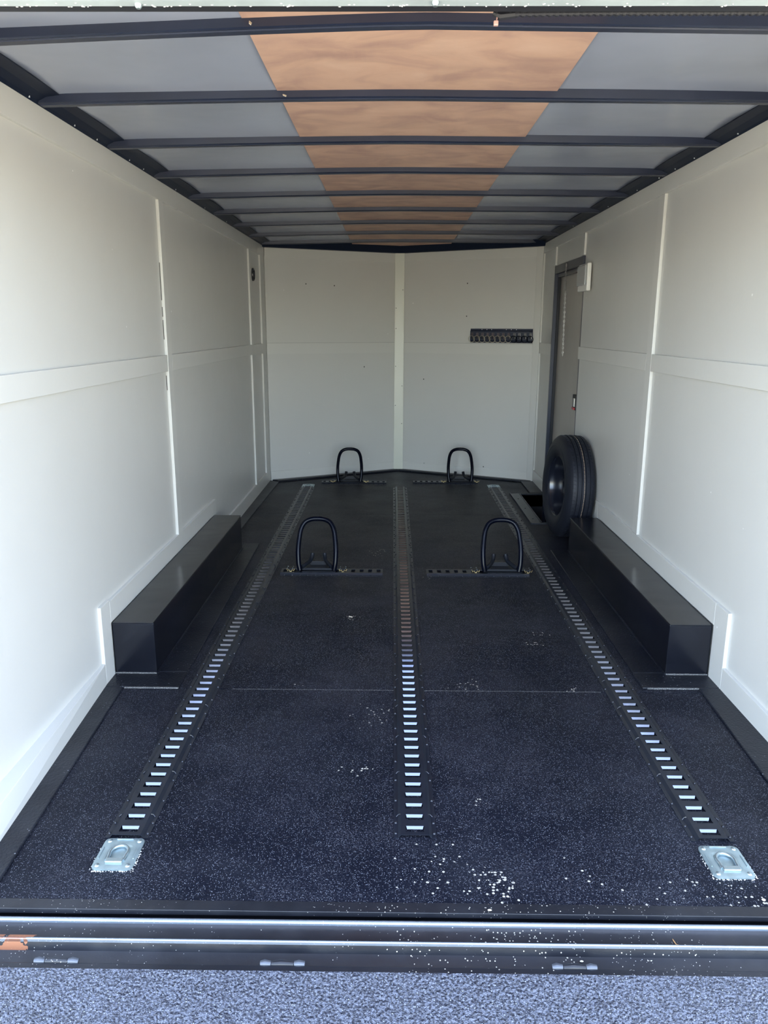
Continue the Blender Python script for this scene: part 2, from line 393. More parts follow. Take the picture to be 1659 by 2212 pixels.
# round wire hole
vh = thing('round_vent', 'small round black vent hole high on the left wall near the front corner', 'vent', (WL-T, 6.18, 1.724))
MB().lathe([(0, .003), (.036, .003), (.038, .010), (.047, .010), (.049, 0)], (0, 0, 0), 'x', 28).build('vent_cover', m_black, vh, smooth=True)
MB().lathe([(.034, .004), (.040, .013), (.047, .011), (.048, .004)], (0, 0, 0), 'x', 28, close=True).build('rim', m_screw, vh, smooth=True)

# ------------------------------------------------------------------ right wall with the side door
DY0, DY1, DZ1 = 5.262, 6.160, 1.790
ZR = 2.010
wr = MB(); X0 = WR+T+.006
wr.box(X0, 1.37, YB, DY0, -.10, 2.10); wr.box(X0, 1.37, DY0, DY1, DZ1, 2.10); wr.box(X0, 1.37, DY1, 6.80, -.10, 2.10)
wr.box(X0+.055, 1.37, DY0, DY1, -.26, DZ1)
wr = struct(wr.build('wall_right', m_ext))
panels(wr, 1, [(YB, 3.762), (3.764, DY0)], 1.168, 2.0); panels(wr, 1, [(DY1, 6.70)], 1.168, 2.0)
MB().box(WR+T, WR+T+.006, DY0, DY1, DZ1, 2.0).build('wall_panel', m_wall, wr)
def Rb(name, y0, y1, z0, z1): return bx(wr, name, WR, WR+T+.001, y0, y1, z0, z1, m_trim)
Rb('top_trim', YB, 4.165, 1.933, ZR); Rb('top_trim', 4.167, 6.25, 1.933, ZR-.004); Rb('top_trim', 6.252, 6.70, 1.930, ZR-.005)
Rb('batten', 3.764, 3.840, .310, 1.9325)
Rb('batten', 5.262, 5.330, 1.795, 1.9325); Rb('batten', 6.162, 6.225, 1.797, 1.9325)
Rb('corner_batten', 6.655, 6.70, 0, 1.9295)
Rb('mid_rail', YB, 3.763, 1.128, 1.209); Rb('mid_rail', 3.8405, 5.255, 1.128, 1.209); Rb('mid_rail', 6.166, 6.654, 1.120, 1.209)
Rb('baseboard', YB, 2.664, 0, .092); Rb('box_surround', 2.665, 2.777, 0, .309); Rb('box_surround', 2.778, 4.51, .219, .309)
Rb('box_surround', 4.511, 4.566, 0, .309); Rb('baseboard', 6.166, 6.654, 0, .110)

# ------------------------------------------------------------------ front V wall
def vwall(par, a, b, flip, z0, z1, d0, d1, s0, s1, name, m, bev=.0012):
    """board on the plane a->b, s0..s1 along it (metres), standing d0..d1 in front (towards the door)"""
    A = Vector((a[0], a[1], 0)); D = Vector((b[0]-a[0], b[1]-a[1], 0)); L = D.length; D /= L
    n = Vector((D.y, -D.x, 0));  # towards -y
    if n.y > 0: n = -n
    q = [A+D*s0+n*d0, A+D*s1+n*d0, A+D*s1+n*d1, A+D*s0+n*d1]
    return MB().hexa([(p.x, p.y, z0) for p in q]+[(p.x, p.y, z1) for p in q]).build(name, m, par, bevel=bev)
wf = MB()
wf.add([(-1.20, 6.625, -.1), (.057, 7.262, -.1), (1.37, 6.646, -.1), (1.37, 6.90, -.1), (.057, 7.45, -.1), (-1.2, 6.90, -.1),
        (-1.20, 6.625, 2.1), (.057, 7.262, 2.1), (1.37, 6.646, 2.1), (1.37, 6.90, 2.1), (.057, 7.45, 2.1), (-1.2, 6.90, 2.1)],
       [(0, 1, 7, 6), (1, 2, 8, 7), (2, 3, 9, 8), (3, 4, 10, 9), (4, 5, 11, 10), (5, 0, 6, 11), (5, 4, 1, 0), (4, 3, 2, 1), (6, 7, 10, 11), (7, 8, 9, 10)])
wf = struct(wf.build('wall_front', m_ext))
LL = math.hypot(V0[0]-VA[0], V0[1]-VA[1]); LR = math.hypot(V1[0]-VA[0], V1[1]-VA[1])
for (a, b, L, dz) in ((V0, VA, LL, 0), (VA, V1, LR, .010)):
    s0, s1 = (0.006, L) if L == LL else (0, L-.008)
    vwall(wf, a, b, 0, 0, 1.1952, -.012, -.004, s0, s1, 'wall_panel', m_wall, 0)
    vwall(wf, a, b, 0, 1.1966, 1.985, -.012, -.004, s0, s1, 'wall_panel', m_wall, 0)
    c0, c1 = (s0, L-.045) if L == LL else (.045, s1)
    vwall(wf, a, b, 0, 1.898+dz, 1.984+dz*.9, -.004, .003, c0, c1, 'top_trim', m_trim)
    vwall(wf, a, b, 0, 1.104, 1.1952, -.004, -.0015, c0, c1, 'mid_rail', m_trim, 0)
    vwall(wf, a, b, 0, 0, .084, -.004, .003, c0, c1, 'baseboard', m_trim)
MB().hexa([(.014, 7.200, 0), (.100, 7.200, 0), (.100, 7.24, 0), (.014, 7.24, 0), (.014, 7.200, 1.986), (.100, 7.200, 1.986), (.100, 7.24, 1.986), (.014, 7.24, 1.986)]).build('centre_batten', m_post_lit, wf, bevel=.002)
# right corner batten turned across the corner
MB().hexa([(1.193, 6.690, 0), (1.240, 6.655, 0), (1.256, 6.70, 0), (1.20, 6.72, 0), (1.193, 6.690, 1.996), (1.240, 6.655, 2.004), (1.256, 6.70, 2.004), (1.20, 6.72, 1.996)]).build('corner_batten', m_trim, wf, bevel=.002)
nh = MB()
def onV(s, right, d=0):
    a, b = (VA, V1) if right else (V0, VA)
    L = math.hypot(b[0]-a[0], b[1]-a[1]); D = Vector(((b[0]-a[0])/L, (b[1]-a[1])/L, 0)); n = Vector((D.y, -D.x, 0))
    return Vector((a[0], a[1], 0))+D*s+n*d
for (x, z, right) in ((-.515, 1.682, 0), (.647, 1.428, 1), (.647, 1.706, 1), (.284, .868, 1), (-.26, .98, 0), (.30, .084, 1), (.83, .10, 1), (-.75, 1.69, 0)):
    s = (x-VA[0])/(V1[0]-VA[0])*LR if right else (x-V0[0])/(VA[0]-V0[0])*LL
    p = onV(s, right, -.0038)
    nh.lathe([(0, -.002), (.0065, 0)], (p.x, p.y, z), 'y', 8)
for z in (.45, .62, .80, .98, 1.32, 1.50, 1.66): nh.lathe([(0, -.002), (.004, 0)], (.057+random.choice((-.03, .03)), 7.199, z), 'y', 6)
stuff(nh.build('nail_holes', m_dot, wf))

# ------------------------------------------------------------------ ceiling: skins, plywood strip, bows, side rails
def zb(x):            # underside of the bows across the trailer
    if x < .06: t = (x+1.079)/1.139; return 1.983+.028*(1-(1-t)**1.35)
    t = (x-.06)/1.183; return 2.011-.002*t-.004*t*t*0
SK = .0245            # skin above the bow underside
bowy = [2.016, 2.600, 3.175, 3.755, 4.345, 4.915, 5.490, 6.075, 6.640]
ceil = struct(MB().box(-1.20, 1.37, YB-.02, 7.5, 2.075, 2.12).build('ceiling', m_ext))
def yk(x, k=.030): return k*(x-.06)
def skin(name, x0, x1, ys, m, dz=0.0, edge=0, nx=14):
    vs = []; fs = []; ny = len(ys)
    for i in range(nx+1):
        x = x0+(x1-x0)*i/nx
        for y in ys:
            z = zb(x)+SK+dz
            if m is m_gray:
                k = ((y-bowy[0]-yk(x)) / .578) % 1.0
                z += .007*math.sin(math.pi*k)+.0025*math.sin(2*math.pi*k+x*3)
                e = min(abs(x-WL), abs(x-WR)); z += -.005*max(0, 1-e/.14)**2
            vs.append((x, y, z))
    for i in range(nx):
        for k in range(ny-1):
            a = i*ny+k; fs.append((a, a+1, a+ny+1, a+ny))
    return MB().add(vs, fs).build(name, m, ceil, smooth=(m is m_gray), solid=.002)
def fr(a, b, n): return [a+(b-a)*i/n for i in range(n+1)]
WX0, WX1 = -.325, .465
for (a, b) in ((YB+.03, 4.345), (4.347, 7.40)):
    skin('grey_roof_skin', -1.10, WX0+.004, fr(a, b, 60), m_gray)
    skin('grey_roof_skin', WX1-.004, 1.27, fr(a, b, 60), m_gray)
for (a, b) in ((YB+.03, 3.17), (3.172, 5.49), (5.492, 7.40)):
    skin('plywood_panel', WX0-.03, WX1+.03, fr(a, b, 4), m_wood, -.003)
for yb in bowy:
    v = []; f = []; sk_ = .030 if yb > 2.1 else 0.0
    prof = [(-.046, .034), (-.046, .002), (-.040, -.0005), (-.030, .0015), (-.028, -.001), (-.004, -.001), (0, .001), (0, .034)]
    xs = fr(-1.10, 1.27, 24); n = len(prof)
    for x in xs:
        for (dy, dz) in prof: v.append((x, yb+(yk(x, sk_) if sk_ else .033*abs(x-.06))+dy, zb(x)+dz))
    for i in range(len(xs)-1):
        for k in range(n):
            l = (k+1) % n; f.append((i*n+k, i*n+l, (i+1)*n+l, (i+1)*n+k))
    f += [tuple(range(n)), tuple(range((len(xs)-1)*n, len(xs)*n))]
    MB().add(v, f).build('roof_bow', m_bow, ceil)
rl = MB().prism([(-1.12, 1.96), (WL-.003, 1.975), (WL+.006, 1.990), (WL+.03, 2.0015), (WL+.070, 2.0065), (WL+.03, 2.06), (-1.12, 2.06)], YB, 6.9, 'y').build('roof_rail_and_shade', m_darkrail, ceil)  # side rail, widened so its dark colour paints the shade along the ceiling edge
rr = MB().prism([(1.28, 1.97), (WR+.003, 2.0), (WR-.004, 2.014), (WR-.03, 2.024), (WR-.070, 2.029), (WR-.03, 2.07), (1.28, 2.07)], YB, 6.9, 'y').build('roof_rail_and_shade', m_darkrail, ceil)  # same widened dark strip on the right, rail and painted shade together
fv = MB(); fv.hexa([(-1.12, 6.58, 1.97), (.057, 7.17, 1.975), (.057, 7.30, 1.975), (-1.12, 6.80, 1.97), (-1.12, 6.52, 2.06), (.057, 7.11, 2.06), (.057, 7.30, 2.06), (-1.12, 6.8, 2.06)])
fv.build('front_roof_rail', m_darkrail, ceil)
fv = MB(); fv.hexa([(.057, 7.17, 1.975), (1.29, 6.59, 1.985), (1.29, 6.80, 1.985), (.057, 7.30, 1.975), (.057, 7.11, 2.07), (1.29, 6.53, 2.07), (1.29, 6.8, 2.07), (.057, 7.3, 2.07)])
fv.build('front_roof_rail', m_darkrail, ceil)
dr = MB()
for y in (2.46, 2.79, 2.99, 3.34, 3.52, 4.02, 4.62, 5.2): dr.box(WL+.0005, WL+.0055, y, y+.005, 1.984, 2.003)
for y in (3.01, 3.42, 3.64, 3.80, 3.85, 4.18, 4.72, 5.6): dr.box(WR-.0065, WR-.0015, y, y+.005, 2.011, 2.030)
stuff(dr.build('sealant_drips', m_flake, ceil))
def flap(x, y, s):
    MB().add([(x, y, zb(x)+.016), (x+s, y+.004, zb(x)+.014), (x+s*.9, y-.012, zb(x)+.002), (x+.2*s, y-.01, zb(x)+.006)], [(0, 1, 2, 3)]).build('torn_flap', m_chip, ceil, solid=.0015)
flap(-.340, 2.548, .014); flap(-.338, 1.985, .007)

# ------------------------------------------------------------------ rear header, wire conduit
hd = MB().box(-1.25, 1.42, 1.445, 1.478, 1.864, 2.13)
hd = struct(hd.build('trim_2', m_header, None, bevel=.004))
hd['label'] = 'pale blue-white painted steel door header across the top'
MB().box(-1.25, 1.42, 1.478, 1.499, 1.8645, 1.874).build('rubber_seal', m_black, hd)
MB().box(-1.25, 1.42, 1.478, 1.496, 1.875, 2.09).build('header_tube', m_ext, hd)
for bxx in (-.438, .068):
    MB().lathe([(0, -.007), (.004, -.0065), (.0065, -.003), (.007, 0)], (bxx, 1.466 if bxx < 0 else 1.457, 1.864), 'z', 14).build('bolt', m_zinc2, hd, smooth=True)
fl = MB(); random.seed(3)
for i in range(120):
    x = random.uniform(-1.0, .95); y = 1.4765-random.random()**2*.016; q = random.uniform(.0006, .0016)
    fl.add([(x-q*2, y, 1.8639), (x+q*2, y+q*.3, 1.8639), (x+q, y-q, 1.8639), (x-q, y-q*.8, 1.8639), (x, y-q*.4, 1.8628)], [(0, 1, 4), (1, 2, 4), (2, 3, 4), (3, 0, 4)])
stuff(fl.build('paint_flecks', m_flake, hd))
cd = thing('wire_conduit', 'black corrugated wire conduit running along the rear header at the top right', 'cable', (.180, 1.545, 1.8755))
xs = fr(0, 1.04, 346); MB().tube([(x, .004*math.sin(x*2), .0015+.010*x+.0008*math.sin(x*9)) for x in xs], [.0062 if i % 4 < 2 else .0044 for i in range(len(xs))], 10).build('corrugated_tube', m_black, cd)
MB().tube([(-.004, 0, .003), (.008, -.001, -.002), (.022, .0, .000), (.04, .001, .002)], [.004, .0075, .0068, .0055], 8).build('taped_end', m_black, cd, smooth=True)
MB().tube([(.003, -.003, -.004), (.002, -.004, -.012)], .0012, 6).build('wire', m_copper, cd)
MB().box(-.003, .005, -.008, -.001, -.019, -.011).build('connector', m_copper, cd, bevel=.001)

# ------------------------------------------------------------------ sill and ramp
def X(z0, prof, name, m, par=None, x0=-1.3, x1=1.45, bev=0): return MB().prism(prof, x0, x1, 'x').build(name, m, par, bevel=bev, smooth=True)
si = struct(X(0, [(1.30, -.16), (1.549, -.16), (1.549, -.05), (1.30, -.05)], 'trim_3', m_ext))
X(0, [(1.516, -.012), (1.5485, -.012), (1.5485, .0015), (1.516, .0015)], 'floor_edge_strip', m_sill, si, bev=.001)
X(0, [(1.498, -.06), (1.516, -.06), (1.516, -.020), (1.498, -.020)], 'dark_groove', m_black, si)
arc = [(1.4925+.0058*math.cos(a), -.008+.0058*math.sin(a)) for a in [math.pi*k/8 for k in range(9)]]
X(0, arc+[(1.4867, -.06), (1.4983, -.06)], 'rounded_bar', m_ridge, si)
X(0, [(1.4867, -.011), (1.478, -.017), (1.450, -.019), (1.4346, -.008), (1.4346, -.06), (1.4867, -.06)], 'trough_plate', m_sill, si)
arc = [(1.4318+.0027*math.cos(a), -.004+.0027*math.sin(a)) for a in [math.pi*k/8 for k in range(9)]]
X(0, arc+[(1.4291, -.06), (1.4345, -.06)], 'ridge_bar', m_ridge, si)
X(0, [(1.4290, -.010), (1.424, -.028), (1.383, -.040), (1.383, -.08), (1.4290, -.08)], 'lower_trough', m_sill, si)
X(0, [(1.383, -.020), (1.366, -.020), (1.366, -.08), (1.383, -.08)], 'ramp_edge_strip', m_sill, si, bev=.002)
for hx in (-.727, -.232, .403):
    for (a, b) in ((-.048, -.026), (-.024, .024), (.026, .048)):
        MB().tube([(hx+a, 1.387, -.0205), (hx+a*.6+b*.4, 1.387, -.019), (hx+b, 1.387, -.0205)], [.006, .0075, .006], 10).build('hinge_knuckle', m_knuckle if abs(a+b) > .01 else m_sill, si, smooth=True)
ry0, rz0 = 1.3655, -.018; ry1, rz1 = -.55, -.585
rp = MB().add([(-1.30, ry0, rz0), (1.45, ry0, rz0), (1.45, ry1, rz1), (-1.30, ry1, rz1), (-1.30, ry0, rz0-.05), (1.45, ry0, rz0-.05), (1.45, ry1, rz1-.03), (-1.30, ry1, rz1-.03)],
              [(0, 1, 2, 3), (7, 6, 5, 4), (0, 4, 5, 1), (1, 5, 6, 2), (2, 6, 7, 3), (3, 7, 4, 0)]).build('ramp_door', m_ramp)
tag(rp, 'lowered rear ramp door with gritty dark blue-grey non-slip coating', 'ramp')
tw = MB().tube([(.643, 1.466, -.0165), (.6425, 1.458, -.014), (.645, 1.449, -.015), (.651, 1.440, -.0095)], [.0006, .0012, .001, .0005], 6).build('twig', m_twig, smooth=True)
tag(tw, 'tiny curved orange-brown twig lying in the sill trough, right side', 'twig')
for k, (x, y, z, s, lb) in enumerate(((.425, 1.412, -.029, .005, 'pale seed husk lying below the bright sill ridge, right of centre'), (-.192, 3.389, .001, .012, 'small pale flat chip on the floor beyond the middle seam'),
                             (.895, 1.57, .002, .006, 'small white chip on the floor behind the right corner tie-down plate'), (.235, 1.524, .004, .006, 'small white lump on the floor edge strip near the centre'))):
    c = MB().lathe([(0, .003), (s*.5, .0025), (s*.8, .001), (s*.75, 0), (0, -.001)], (0, 0, 0), 'z', 7).build('paint_chip', m_chip)
    c.location = (x, y, z); c.scale = (1.1, .5, 1) if k != 2 else (1, .9, 1); tag(c, lb, 'debris')

# ------------------------------------------------------------------ wheel boxes
def wheelbox(x0, x1, y0, y1, zt, label):
    t = thing('wheel_box', label, 'wheel box', (x0 if x0 > 0 else x0, y0, 0))
    ox = t.location.x; inner = (x1 if x0 < 0 else x0)-ox; outer = (x0 if x0 < 0 else x1)-ox; L = y1-y0; k = .004 if x0 < 0 else -.004
    a, b = sorted((inner, outer))
    MB().box(a, b, .0, L, zt-.004, zt).build('top_plate', m_wheelbox, t, bevel=.003)
    s0, s1 = sorted((inner, inner-k)); MB().box(s0, s1, .004, L-.004, .004, zt-.0045).build('side_plate', m_wheelbox, t, bevel=.0015)
    MB().box(a+.0002, b-.0002, 0, .004, .004, zt-.0045).build('end_plate', m_wheelbox, t, bevel=.0015)
    MB().box(a+.0002, b-.0002, L-.004, L, .004, zt-.0045).build('end_plate', m_wheelbox, t, bevel=.0015)
    c = MB(); c.box(a, b, -.006, 0, .007, .013)
    c.build('front_caulk_bead', m_seam, t, bevel=.002)  # caulk; its pale colour also paints the highlight along the box bottom
    e = MB(); e.box(min(inner, inner+k*1.2), max(inner, inner+k*1.2), 0, L, .007, .012); e.build('side_caulk_bead', m_cove, t)
wheelbox(-1.0785, -.918, 2.757, 4.500, .218, 'long black sheet-metal wheel box along the left wall')
wheelbox(1.079, 1.2425, 2.784, 4.498, .216, 'long black sheet-metal wheel box along the right wall, spare tyre behind')

# ------------------------------------------------------------------ E-track rails
def etrack(n, pitch, slotw, slotl, lip=True, half=.0575, zt=.011):
    L = n*pitch; m = .026 if lip else 0
    xs = [-half, -half+.012, -half+.020, -slotw/2, slotw/2, half-.020, half-.012, half]
    zs = [.0012, .0012, zt, zt, zt, zt, .0012, .0012]
    b = MB(); edges = [0.0]
    for i in range(n):
        y0 = (i+.5)*pitch-slotl/2; edges += [y0, y0+slotl]
    edges.append(L)
    for j in range(len(edges)-1):
        for k in range(7):
            if k == 3 and j % 2 == 1: continue
            b.add([(xs[k], edges[j], zs[k]), (xs[k+1], edges[j], zs[k+1]), (xs[k+1], edges[j+1], zs[k+1]), (xs[k], edges[j+1], zs[k])], [(0, 1, 2, 3)])
    return b, L
PITCH = .0511; NS = 45
tb, TL = etrack(NS, PITCH, .050, .0255)
rail_me = tb.mesh('rail', m_rail)
lb = MB(); h = .0255/2
lb.add([(-.0235, 0, .0108), (.0235, 0, .0108), (.0211, -.0052, .0043), (-.0211, -.0052, .0043)], [(0, 1, 2, 3)])
lip_me = lb.mesh('slot_lip', m_lip)
sb = MB()
i = 0; y = .018
while y < TL-.01:
    for sx in (-1, 1): sb.lathe([(0, .0038), (.0028, .0032), (.0042, .0012), (.0044, 0)], (sx*.0515, y, .0018), seg=8)
    y += .1022 if i else .045; i += 1
for y in fr(.09, TL-.09, 10):
    for sx in (-1, 1): sb.tube([(sx*.0505, y, .0022), (sx*.044, y+.004, .007), (sx*.0385, y+.001, .0106)], .0016, 5)
screws_me = sb.mesh('rail_screws', m_screw)
def make_rail(label, loc, rot):
    t = thing('tie_down_rail', label, 'tie-down rail', loc, (0, 0, rot), 'long slotted tie-down rails on the floor')
    link('rail', rail_me, t, solid=.0016)
    stuff(link('rail_screws', screws_me, t))
    for k in range(NS):
        link('slot_lip', lip_me, t, loc=(0, (k+.5)*PITCH+h, 0))
    return t
def ang(xa, ya, xb, yb): return -math.atan2(xb-xa, yb-ya)
for nm, (xa, ya, xb, yb) in (('left', (-.7035, 1.773, -.7185, 6.375)), ('centre', (.068, 1.785, .068, 6.385)), ('right', (.862, 1.784, .8725, 6.385))):
    r = ang(xa, ya, xb, yb); d = Vector((xb-xa, yb-ya, 0)).normalized()
    pos = {'left': 'on the left side of the floor', 'centre': 'down the centre of the floor', 'right': 'on the right side of the floor'}[nm]
    make_rail('rear half of the black slotted tie-down rail '+pos, (xa, ya, 0), r)
    p = Vector((xa, ya, 0))+d*(TL+.002)
    make_rail('front half of the black slotted tie-down rail '+pos, (p.x, p.y, 0), r)

# cross rails (square slots along x)
cb, CLn = etrack(12, .0471, .050, .021, lip=False, zt=.012)
cross_me = cb.mesh('rail', m_rail)
scb = MB()
for i in range(13):
    for sx in (-1, 1): scb.lathe([(0, .0035), (.0028, .003), (.004, 0)], (sx*.0515, .0235+i*(CLn-.047)/12, .0018), seg=7)
cscr_me = scb.mesh('rail_screws', m_screw)
def cross_rail(label, x0, y0):   # x0 = left end, y0 = near edge
    t = thing('cross_rail', label, 'tie-down rail', (x0, y0+.0575, 0), (0, 0, -math.pi/2), 'short cross rails under the wheel chocks')
    link('rail', cross_me, t, solid=.0018); stuff(link('rail_screws', cscr_me, t)); return t
cross_rail('short black cross rail with square slots under the near left chock', -.614, 3.999)
cross_rail('short black cross rail with square slots under the near right chock', .194, 3.999)
cross_rail('short black cross rail under the far left chock by the front wall', -.616, 6.525)
cross_rail('short black cross rail under the far right chock by the front wall', .186, 6.548)

# ------------------------------------------------------------------ wheel chocks
def smooth_path(pts, n=8):
    P = [Vector(p) for p in pts]; out = []
    for i in range(len(P)-1):
        p0, p1, p2, p3 = P[max(i-1, 0)], P[i], P[i+1], P[min(i+2, len(P)-1)]
        for k in range(n):
            t = k/n
            out.append(.5*((2*p1)+(p2-p0)*t+(2*p0-5*p1+4*p2-p3)*t*t+(3*p1-p0-3*p2+p3)*t**3))
    out.append(P[-1]); return out
def make_chock(label, loc):
    t = thing('wheel_chock', label, 'wheel chock', loc, (0, 0, 0), 'motorcycle wheel chocks on the cross rails')
    half = [(.095, .046, .018), (.102, .053, .06), (.1045, .069, .13), (.099, .093, .195), (.090, .110, .240), (.070, .124, .273), (.037, .132, .288), (0, .134, .291)]
    pts = [(-x, y, z) for x, y, z in half]+[(x, y, z) for x, y, z in half[-2::-1]]
    MB().tube(smooth_path(pts, 7), .0135, 16).build('hoop', m_tube, t, smooth=True)
    MB().box(-.160, .160, .050, .100, .0195, .0240).build('base_plate', m_plate, t, bevel=.002)
    MB().prism([(.022, .0135), (.060, .0135), (.060, .027), (.056, .027), (.056, .0165), (.022, .0165)], -.082, .104, 'x').build('front_channel', m_plate, t, bevel=.0015)
    for sx in (-1, 1):
        MB().tube(smooth_path([(sx*.086, .056, .034), (sx*.070, .076, .040), (sx*.046, .125, .050), (sx*.037, .145, .066), (sx*.034, .155, .084)], 5), .0125, 12).build('cradle_arm', m_plate, t, smooth=True)
        zz = [(0, .028), (.006, .016), (.012, .024), (.018, .014), (.026, .014), (.032, .024), (.038, .016), (.044, .028)]
        MB().tube([(sx*.145-.022+a, .038, b) for a, b in zz], .0016, 6).build('spring_clip', m_brass, t, smooth=True)
        for (rx, ry) in ((.128, .092), (.158, .092), (.128, .060), (.158, .060)):
            MB().lathe([(0, .0022), (.002, .0018), (.003, 0)], (sx*rx-(.008 if sx < 0 else 0), ry, .024), seg=8).build('rivet', m_zinc2, t)
        MB().box(sx*.150-.008, sx*.150+.008, .052, .090, .010, .0195).build('locking_foot', m_plate, t, bevel=.001)
    rp_ = MB().box(-.046, .046, .130, .172, .040, .044); rp_.box(-.046, .046, .130, .134, .0195, .040)
    rp_.box(-.07, .07, .100, .160, .0195, .023)
    rp_.build('rear_plate', m_plate, t, bevel=.001)
    hl = MB()
    for x in (-.026, 0, .026): hl.lathe([(0, .0004), (.0055, .0004), (.0055, 0)], (x, .152, .044), seg=10)
    hl.build('bolt_holes', m_black, t)
    return t
ck = make_chock('near left black hoop wheel chock on its cross rail, left of the centre rail', (-.414, 4.000, 0))
for lbl, loc in (('near right black hoop wheel chock on its cross rail, beside the right rail', (.611, 4.000, 0)),
                 ('far left black hoop wheel chock standing by the white front wall', (-.372, 6.520, 0)),
                 ('far right black hoop wheel chock standing by the white front wall', (.597, 6.545, 0))):
    c = copy_tree(ck); c.location = loc; c['label'] = lbl

# ------------------------------------------------------------------ recessed D-ring plates
def make_ring(label, loc, rot, sx=1.0):
    t = thing('tie_down_plate', label, 'tie-down ring', loc, (0, 0, rot), 'recessed tie-down ring plates')
    w_, l_ = .052*sx, .060; r = .014; seg = 5; n = 32
    outer = []
    for (cx, cy, a0) in ((w_-r, l_-r, 0), (-w_+r, l_-r, 90), (-w_+r, -l_+r, 180), (w_-r, -l_+r, 270)):
        for k in range(8):
            a = math.radians(a0+90*k/7); outer.append((cx+r*math.cos(a), cy+r*math.sin(a)))
    m = len(outer)  # 32
    rings = [[(x, y, .0006) for x, y in outer], [(x, y, .0050) for x, y in outer], [(x*.94, y*.94, .0063) for x, y in outer]]
    for rad, z in ((.038, .0064), (.035, .0060), (.031, .0030), (.024, .0014), (.012, .0010)):
        ring = []
        for (x, y) in outer:
            a = math.atan2(y, x); ring.append((rad*math.cos(a), rad*math.sin(a)+.002, z))
        rings.append(ring)
    vs = [v for R_ in rings for v in R_]; fs = []
    for i in range(len(rings)-1):
        for k in range(m): l = (k+1) % m; fs.append((i*m+k, i*m+l, (i+1)*m+l, (i+1)*m+k))
    fs.append(tuple(range((len(rings)-1)*m, len(rings)*m)))
    MB().add(vs, fs).build('pan', m_zinc, t, smooth=True)
    arcp = [(-.021, -.030, .0065)]+[(.023*math.cos(math.radians(a)), .002+.026*math.sin(math.radians(a)), .0068) for a in range(205, -30, -12)]+[(.021, -.030, .0065)]
    MB().tube(arcp, .0048, 10).build('ring', m_zinc2, t, smooth=True)
    MB().box(-.022, .022, -.040, -.024, .0060, .0125).build('ring_bracket', m_zinc2, t, bevel=.002)
    for (sx_, sy) in ((1, 1), (-1, 1), (1, -1), (-1, -1)):
        MB().lathe([(0, .0036), (.004, .0034), (.0065, .0015), (.007, 0)], (sx_*(w_-.013), sy*(l_-.013), .0062), seg=12).build('screw', m_zinc2, t, smooth=True)
    for (a, b, c, d) in ((-.022, .022, l_-.008, l_-.0055), (-w_+.006, -w_+.0085, -.022, .022), (w_-.0085, w_-.006, -.022, .022)):
        MB().box(a, b, c, d, .006, .0082).build('stiffening_rib', m_zinc, t, bevel=.0008)
    return t
rg = make_ring('shiny zinc recessed ring plate at the near left corner of the floor', (-.701, 1.707, 0), .0)
for lbl, loc in (('shiny zinc recessed ring plate at the near right corner of the floor', (.861, 1.702, 0)),
                 ('dull zinc recessed ring plate at the front end of the left rail', (-.7205, 6.440, 0)),
                 ('dull zinc recessed ring plate at the front end of the right rail', (.874, 6.455, 0))):
    c = copy_tree(rg); c.location = loc; c['label'] = lbl

for t in [o for o in COL.objects if o.name.startswith('tie_down_plate') and o.location.y < 2]:
    sc = MB()
    for i in range(110):
        q = random.random(); e = random.choice('bblrr' if t.location.x > 0 else 'bblr')
        x, y = {'b': (-.05+.1*q, -.062), 'l': (-.054, -.06+.09*q), 'r': (.054, -.06+.09*q)}[e]
        x += random.gauss(0, .0016); y += random.gauss(0, .0016); q = random.uniform(.0006, .0017)
        sc.lathe([(0, .0016), (q, .0003), (q, 0)], (x, y, 0), 'z', 5)
    stuff(sc.build('bare_scuffs', m_flake, t))
# ------------------------------------------------------------------ spare wheel
R_ = .331
sp = thing('spare_wheel', 'spare trailer tyre on a black steel wheel standing against the right wall', 'tyre', (1.140, 4.880, R_+.001), (0, math.radians(2.0), math.radians(4.0)))
sp.scale = (.88, 1, 1)
W2 = .0975
tp = [(-.072, .186), (-.084, .192), (-.0975, .215), (-.105, .245), (-.103, .275), (-.094, .300), (-.084, .316), (-.074, .3235)]
tr = []
def tread(x): return .3245+.0055*(1-(x/.078)**2)
for gx in (-.062, -.034, -.006+.0, .022, .050):
    pass
grooves = [-.045, -.015, .015, .045]
xs = [-.072]
for gx in grooves: xs += [gx-.0045, gx-.003, gx+.003, gx+.0045]
xs += [.072]
k = 0
for x in xs:
    dep = -.007 if any(abs(x-gx) < .0032 for gx in grooves) else 0
    tr.append((x, tread(x)+dep))
prof = tp+tr+[(-x, r) for x, r in reversed(tp)]
prof_l = [(r, x) for x, r in prof]
tyre = MB().lathe(prof_l, (0, 0, 0), 'x', 72, cap=False).build('tyre', m_tire, sp, smooth=True)
sb_ = MB()
for k in range(84):                                   # sipes and shoulder blocks cut across the ribs
    a = 2*math.pi*k/84
    for (xa, xb) in ((-.070, -.053), (-.038, -.026), (-.006, .006), (.026, .038), (.053, .070)):
        aa = a+(.018 if xa > -.03 and xa < .03 else 0); rr_ = tread((xa+xb)/2)
        u = Vector((0, math.cos(aa), math.sin(aa))); v = Vector((0, -math.sin(aa), math.cos(aa)))
        q = [Vector((x, 0, 0))+u*(rr_+dr_)+v*dv for dr_ in (-.003, .0020) for (x, dv) in ((xa, -.002), (xb, -.002+.004), (xb, .004), (xa, .000))]
        sb_.hexa(q)
stuff(sb_.build('tread_blocks', m_tire, sp))
MB().lathe([(tread(.004)+.0006, .0035), (tread(.007)+.0012, .005), (tread(.010)+.0006, .0065)], (0, 0, 0), 'x', 72, cap=False).build('moulding_line', m_line, sp, smooth=True)
